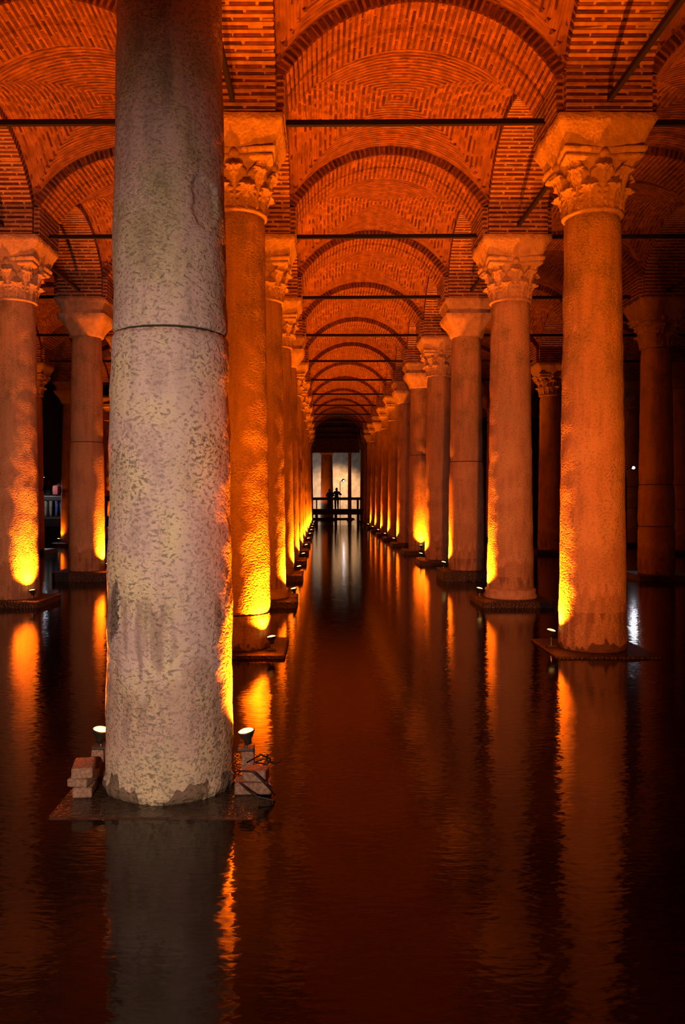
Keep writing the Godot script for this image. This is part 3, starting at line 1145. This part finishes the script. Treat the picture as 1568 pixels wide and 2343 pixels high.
# ---------------------------------------------------------------- people
# bones: [from, to, radius from, radius to]; one continuous skin by surface nets
func body(bones: Array, cell: float, blend: float) -> ArrayMesh:
	var lo := Vector3(1e9, 1e9, 1e9)
	var hi := -lo
	for b in bones:
		for i in 2:
			var r: float = b[2 + i] + blend + cell * 2.0
			lo = lo.min(b[i] - Vector3.ONE * r)
			hi = hi.max(b[i] + Vector3.ONE * r)
	var nx := int((hi.x - lo.x) / cell) + 2
	var ny := int((hi.y - lo.y) / cell) + 2
	var nz := int((hi.z - lo.z) / cell) + 2
	var f := PackedFloat32Array()
	f.resize(nx * ny * nz)
	f.fill(1.0)
	for b in bones:
		var pa: Vector3 = b[0]
		var ab: Vector3 = b[1] - pa
		var l2 := maxf(ab.length_squared(), 1e-9)
		var rr := maxf(b[2], b[3]) + blend + cell * 2.0
		var p0: Vector3 = (pa.min(b[1]) - Vector3.ONE * rr - lo) / cell
		var p1: Vector3 = (pa.max(b[1]) + Vector3.ONE * rr - lo) / cell
		for z in range(maxi(int(p0.z), 0), mini(int(p1.z) + 1, nz)):
			for y in range(maxi(int(p0.y), 0), mini(int(p1.y) + 1, ny)):
				for x in range(maxi(int(p0.x), 0), mini(int(p1.x) + 1, nx)):
					var p := lo + Vector3(x, y, z) * cell
					var t := clampf((p - pa).dot(ab) / l2, 0.0, 1.0)
					var dd := (p - pa - ab * t).length() - lerpf(b[2], b[3], t)
					var i := (z * ny + y) * nx + x
					var o := f[i]
					var h := maxf(blend - absf(o - dd), 0.0) / blend
					f[i] = minf(o, dd) - h * h * blend * 0.25
	var at := {}
	var pts := PackedVector3Array()
	for z in nz - 1:
		for y in ny - 1:
			for x in nx - 1:
				var i := (z * ny + y) * nx + x
				var inside := 0
				var sum := Vector3.ZERO
				var cnt := 0
				var vals := [f[i], f[i + 1], f[i + nx], f[i + nx + 1], f[i + nx * ny], f[i + nx * ny + 1], f[i + nx * ny + nx], f[i + nx * ny + nx + 1]]
				for q in 8:
					if vals[q] < 0.0:
						inside += 1
				if inside == 0 or inside == 8:
					continue
				for e in [[0, 1], [2, 3], [4, 5], [6, 7], [0, 2], [1, 3], [4, 6], [5, 7], [0, 4], [1, 5], [2, 6], [3, 7]]:
					var va: float = vals[e[0]]
					var vb: float = vals[e[1]]
					if (va < 0.0) != (vb < 0.0):
						var w := va / (va - vb)
						var c0 := Vector3(e[0] & 1, (e[0] >> 1) & 1, e[0] >> 2)
						var c1 := Vector3(e[1] & 1, (e[1] >> 1) & 1, e[1] >> 2)
						sum += c0.lerp(c1, w)
						cnt += 1
				at[i] = pts.size()
				pts.append(lo + (Vector3(x, y, z) + sum / cnt) * cell)
	var st := SurfaceTool.new()
	st.begin(Mesh.PRIMITIVE_TRIANGLES)
	st.set_smooth_group(0)
	for p in pts:
		st.add_vertex(p)
	var step := [1, nx, nx * ny]
	for i in at:
		for ax in 3:
			var j: int = i + step[ax]
			if j >= f.size() or (f[i] < 0.0) == (f[j] < 0.0):
				continue
			var s1: int = step[(ax + 1) % 3]
			var s2: int = step[(ax + 2) % 3]
			if not (at.has(i - s1) and at.has(i - s2) and at.has(i - s1 - s2)):
				continue
			var a: int = at[i - s1 - s2]
			var b: int = at[i - s2]
			var c: int = at[i]
			var d: int = at[i - s1]
			var o := [a, c, b, a, d, c] if f[i] < 0.0 else [a, b, c, a, c, d]
			for q in o:
				st.add_index(q)
	st.generate_normals()
	return st.commit()


# a standing person; arms: elbow and hand of each side
func person(at: Vector3, turn: float, scale_: float, arms: Array, cloth: Color, legs: Color, label: String, bag := Color(0, 0, 0, 0)) -> void:
	var o := thing("person", label, "person", at, "people on the walkways")
	o.rotation.y = turn
	var bones := [
		[Vector3(0, 1.63, 0.02), Vector3(0, 1.56, 0.03), 0.095, 0.078], [Vector3(0, 1.5, 0), Vector3(0, 1.42, -0.01), 0.055, 0.062],
		[Vector3(-0.12, 1.36, 0), Vector3(0.12, 1.36, 0), 0.095, 0.095], [Vector3(0, 1.32, 0), Vector3(0, 1.05, 0.01), 0.145, 0.13],
		[Vector3(-0.07, 0.95, 0), Vector3(0.07, 0.95, 0), 0.13, 0.13], [Vector3(0, 1.56, 0.11), Vector3(0, 1.54, 0.118), 0.016, 0.018],
		[Vector3(-0.085, 1.58, 0.01), Vector3(-0.088, 1.55, 0.01), 0.02, 0.016], [Vector3(0.085, 1.58, 0.01), Vector3(0.088, 1.55, 0.01), 0.02, 0.016],
	]
	for s in [-1, 1]:
		bones.append([Vector3(s * 0.1, 0.9, 0), Vector3(s * 0.11, 0.5, 0.02), 0.092, 0.062])
		bones.append([Vector3(s * 0.11, 0.5, 0.02), Vector3(s * 0.12, 0.09, -0.01), 0.06, 0.042])
		bones.append([Vector3(s * 0.12, 0.05, -0.03), Vector3(s * 0.14, 0.035, 0.14), 0.048, 0.034])
	for i in 2:
		var s := -1.0 if i == 0 else 1.0
		var sh := Vector3(s * 0.19, 1.36, 0)
		var el: Vector3 = arms[i][0]
		var ha: Vector3 = arms[i][1]
		bones.append([sh, el, 0.06, 0.045])
		bones.append([el, ha, 0.044, 0.032])
		var dir := (ha - el).normalized()
		var side := dir.cross(Vector3.FORWARD).normalized()
		for k in 4:
			var root := ha + dir * 0.06 + side * (k - 1.5) * 0.02
			bones.append([root, root + dir * (0.07 - 0.008 * absf(k - 1.5)) + Vector3(0, -0.015, 0), 0.011, 0.009])
		bones.append([ha, ha + dir * 0.05, 0.034, 0.032])
		bones.append([ha + side * 0.03, ha + side * 0.06 + dir * 0.05, 0.013, 0.01])
	var x := Transform3D(Basis().scaled(Vector3.ONE * scale_), Vector3.ZERO)
	part("body", body(bones, 0.018, 0.05), plain(Color(0.36, 0.25, 0.2), 0.8), o, x)
	# jacket and trousers follow the body a little outside it
	var coat := []
	for i in [2, 3]:
		coat.append([bones[i][0], bones[i][1], bones[i][2] + 0.018, bones[i][3] + 0.02])
	coat.append([Vector3(0, 1.0, 0), Vector3(0, 0.9, 0), 0.155, 0.15])
	for i in 2:
		var s := -1.0 if i == 0 else 1.0
		coat.append([Vector3(s * 0.19, 1.36, 0), arms[i][0], 0.075, 0.06])
		coat.append([arms[i][0], arms[i][0].lerp(arms[i][1], 0.9), 0.058, 0.046])
	part("jacket", body(coat, 0.022, 0.05), plain(cloth, 0.9), o, x)
	var tr := [[Vector3(-0.07, 0.93, 0), Vector3(0.07, 0.93, 0), 0.14, 0.14]]
	for s in [-1, 1]:
		tr.append([Vector3(s * 0.1, 0.9, 0), Vector3(s * 0.11, 0.5, 0.02), 0.105, 0.078])
		tr.append([Vector3(s * 0.11, 0.5, 0.02), Vector3(s * 0.12, 0.12, -0.01), 0.076, 0.062])
	part("trousers", body(tr, 0.022, 0.04), plain(legs, 0.9), o, x)
	var hair := [[Vector3(0, 1.67, 0.0), Vector3(0, 1.61, -0.035), 0.092, 0.085]]
	part("hair", body(hair, 0.018, 0.03), plain(Color(0.05, 0.035, 0.03), 0.7), o, x)
	if bag.a > 0.0:
		var g := Geo.new()
		g.box(Transform3D(Basis(), Vector3(0, 1.2, -0.25)), Vector3(0.32, 0.46, 0.17), 0.05)
		part("backpack", g.mesh(), plain(bag, 0.8), o, x)


# ---------------------------------------------------------------- walkways
func walkway(called: String, label: String, x0: float, x1: float, z: float, deck_y: float, posts: Array) -> void:
	var o := thing(called, label, "walkway", Vector3(0, 0, z))
	var mid := (x0 + x1) * 0.5
	var w := x1 - x0
	var g := Geo.new()
	var n := int(w / 0.2)
	for i in n:
		g = Geo.new()
		g.box(Transform3D(), Vector3(0.19, 0.04, 2.0), 0.004)
		part("plank", g.mesh(), M.timber, o, Transform3D(Basis(), Vector3(x0 + (i + 0.5) * w / n, deck_y - 0.02, 0)))
	for s in [0.98, -0.98]:
		g = Geo.new()
		g.box(Transform3D(), Vector3(w, 0.40, 0.08), 0.01)
		part("fascia_beam", g.mesh(), M.timber, o, Transform3D(Basis(), Vector3(mid, deck_y - 0.24, s)))
		g = Geo.new()
		g.box(Transform3D(), Vector3(w, 0.22, 0.09), 0.02)
		part("handrail", g.mesh(), M.timber, o, Transform3D(Basis(), Vector3(mid, deck_y + 0.84, s * 0.97)))
		g = Geo.new()
		g.box(Transform3D(), Vector3(w * 0.55, 0.16, 0.1), 0.01)
		part("tie_beam", g.mesh(), M.timber, o, Transform3D(Basis(), Vector3(x0 + w * 0.28, deck_y - 0.82, s * 0.9)))
		for p in posts:
			g = Geo.new()
			g.box(Transform3D(), Vector3(0.09, 0.76, 0.07), 0.01)
			part("rail_post", g.mesh(), M.timber, o, Transform3D(Basis(), Vector3(p, deck_y + 0.36, s * 0.97)))
	for p in posts:
		g = Geo.new()
		g.box(Transform3D(), Vector3(0.22, deck_y - 0.42, 0.22), 0.02)
		part("pile", g.mesh(), M.timber, o, Transform3D(Basis(), Vector3(p, (deck_y - 0.42) * 0.5, 0.8)))


func white_lamp(at: Vector3, post: float, aim: Vector3, label: String, energy: float, color := Color(0.95, 0.95, 1.0), angle := 80.0) -> void:
	var o := thing("spotlight", label, "spotlight", at)
	var g := Geo.new()
	g.tube([Vector3.ZERO, Vector3(0, post * 0.5, 0), Vector3(0, post, 0)], 0.03)
	part("pole", g.mesh(), M.black, o)
	g = Geo.new()
	g.tube([Vector3(0, post - 0.02, 0), Vector3(0.1, post + 0.1, 0), Vector3(0.25, post + 0.14, 0)], 0.025)
	part("bracket", g.mesh(), M.black, o)
	var b := Basis(Quaternion(Vector3.UP, aim.normalized()))
	var head := Transform3D(b.scaled_local(Vector3.ONE * (2.0 if energy > 8.0 else 1.0)), Vector3(0.3, post + 0.12, 0))
	part("housing", cup_mesh, M.black, o, head)
	part("lens", lens_mesh, M.white_lens, o, head)
	spot("white_light", at + head * Vector3(0, 0.08, 0), aim, color, energy, angle, 0.6, 0.1)
	if aim.z < -0.5:
		# a second, small head turned the other way
		head = Transform3D(Basis(Quaternion(Vector3.UP, Vector3(0.1, -0.5, 0.85).normalized())).scaled_local(Vector3.ONE * 1.3), Vector3(0.32, post + 0.08, 0.26))
		part("housing", cup_mesh, M.black, o, head)
		part("lens", lens_mesh, M.white_lens, o, head)
		spot("white_light", at + head * Vector3(0, 0.08, 0), Vector3(0.1, -0.5, 0.85), Color(0.85, 0.93, 1.0), 0.2, 50.0, 0.6, 0.08)


func far_end() -> void:
	walkway("walkway", "wooden visitor walkway with rails crossing the far end of the middle aisle", -4.0, 8.0, -66.2, EYE - 0.88, [-2.6, -0.4, 1.15, 2.95, 4.7, 6.6])
	person(Vector3(1.22, EYE - 0.88, -65.9), 0.2, 0.99, [[Vector3(-0.33, 1.16, 0.06), Vector3(-0.2, 1.12, 0.25)], [Vector3(0.36, 1.2, 0.05), Vector3(0.2, 1.2, 0.25)]],
		Color(0.05, 0.04, 0.04), Color(0.06, 0.05, 0.05), "dark silhouetted taller person with bent arms at the far walkway rail")
	person(Vector3(0.66, EYE - 0.88, -66.75), 0.5, 0.94, [[Vector3(-0.36, 1.14, 0.1), Vector3(-0.3, 1.0, 0.3)], [Vector3(0.3, 1.15, 0.1), Vector3(0.38, 1.2, 0.3)]],
		Color(0.06, 0.04, 0.04), Color(0.06, 0.05, 0.06), "dark silhouetted shorter person leaning beside the taller one at far rail")
	# a stout repair pillar in the last bay
	column(3, 13, {"at": Vector3(0.50, 0, -76.0), "thick": 1.4, "fancy": false, "foot": -1.9, "label": "brown column in front of the pale end wall, off the grid of rows"})
	column(3, 13, {"at": Vector3(2.6, 0, -75.2), "thick": 0.4, "fancy": false, "foot": -1.9, "label": "slim dark column beside the white lamp at the pale end wall"})
	white_lamp(Vector3(1.75, 0, -76.3), EYE + 1.55, Vector3(-0.12, -0.40, -1.0), "white spotlight on a thin black pole before the pale end wall", 48.0, Color(1.0, 0.78, 0.56), 48.0)
	white_lamp(Vector3(-2.9, 0, -75.6), EYE - 0.5, Vector3(0.35, -0.05, -1.0), "white spotlight low behind the last left columns, aimed at the end wall", 14.0)
	lamp(Vector3(-0.9, 0.0, -73.6), EYE - 1.2, Vector3(0.5, 0, -0.8), "amber floodlight on a post before the brown column at the end wall", 7.0, 34.0)
	# left aisles: walkway with two visitors
	walkway("walkway", "short dark visitor walkway glimpsed between the left columns", -16.2, -7.6, -37.5, EYE - 0.85, [-14.5, -12.3, -10.2, -8.3])
	person(Vector3(-11.95, EYE - 0.85, -37.0), PI - 0.2, 1.0, [[Vector3(-0.33, 1.16, 0.06), Vector3(-0.2, 1.22, 0.3)], [Vector3(0.33, 1.2, 0.1), Vector3(0.2, 1.3, 0.3)]],
		Color(0.30, 0.06, 0.05), Color(0.20, 0.24, 0.42), "visitor with a dull red backpack and blue jeans on the left walkway", Color(0.34, 0.05, 0.035, 1))
	person(Vector3(-12.65, EYE - 0.85, -37.6), 0.3, 0.97, [[Vector3(-0.3, 1.1, 0.02), Vector3(-0.3, 0.85, 0.12)], [Vector3(0.3, 1.12, 0.05), Vector3(0.28, 0.9, 0.16)]],
		Color(0.05, 0.05, 0.05), Color(0.45, 0.42, 0.36), "visitor in a dark coat and pale trousers on the left walkway")
	white_lamp(Vector3(-12.75, 0, -36.3), EYE + 0.82, Vector3(0.15, -1.0, 0.1), "small white spotlight beside the visitors on the left walkway", 3.0)
	# right: a small white lamp far off in the dark
	white_lamp(Vector3(12.56, 0, -33.5), EYE + 1.14, Vector3(-0.3, -0.45, 0.85), "small cold white spotlight in the dark right aisle", 0.5)


# the visitors' spotlight beside the camera that lights the front column
func near_lamp() -> void:
	var at := Vector3(-1.4, 0, 0.4)
	var o := thing("spotlight", "warm white spotlight on a post beside the viewer, aimed at the front column", "spotlight", at)
	var g := Geo.new()
	g.tube([Vector3.ZERO, Vector3(0, 1.2, 0), Vector3(0, 2.3, 0)], 0.03)
	part("pole", g.mesh(), M.black, o)
	var aim := Vector3(-0.08, -0.045, -1.0).normalized()
	var head := Transform3D(Basis(Quaternion(Vector3.UP, aim)).scaled_local(Vector3.ONE * 1.8), Vector3(0, 2.4, -0.12))
	part("housing", cup_mesh, M.black, o, head)
	part("lens", lens_mesh, M.warm_lens, o, head)
	spot("warm_light", at + head * Vector3(0, 0.09, 0), aim, Color(1.0, 0.88, 0.78), 28.0, 36.0, 1.0, 0.08)


# amber floods on the viewer's platform that wash the faces of the columns down the aisles
func near_flood(at: Vector3, aim: Vector3, energy: float, angle: float, label: String) -> void:
	var o := thing("spotlight", label, "spotlight", at)
	var g := Geo.new()
	g.tube([Vector3.ZERO, Vector3(0, 0.9, 0), Vector3(0, 1.7, 0)], 0.03)
	part("pole", g.mesh(), M.black, o)
	aim = aim.normalized()
	var head := Transform3D(Basis(Quaternion(Vector3.UP, aim)).scaled_local(Vector3.ONE * 2.0), Vector3(0, 1.8, -0.14))
	part("housing", cup_mesh, M.black, o, head)
	part("lens", lens_mesh, M.amber, o, head)
	spot("amber_light", at + head * Vector3(0, 0.09, 0), aim, AMBER_LIGHT, energy, angle, 1.0, 0.1)


func _ready() -> void:
	set_view()
	rng.seed = 20240
	make_materials()
	make_brick_shapes()
	make_column_shapes()
	make_lamp_shapes()
	build_web()
	build_arch()
	build_pier()
	shell()
	vaults()
	columns()
	rods()
	near_lamp()
	near_flood(Vector3(0.95, 0, 0.5), Vector3(0.07, 0.12, -1.0), 135.0, 23.0, "amber spotlight on a post beside the viewer, aimed down the middle and right rows")
	near_flood(Vector3(-2.7, 0, 0.5), Vector3(-0.28, 0.06, -1.0), 60.0, 24.0, "amber spotlight on a post beside the viewer, aimed down the left aisle")
	loose_bricks()
	far_end()
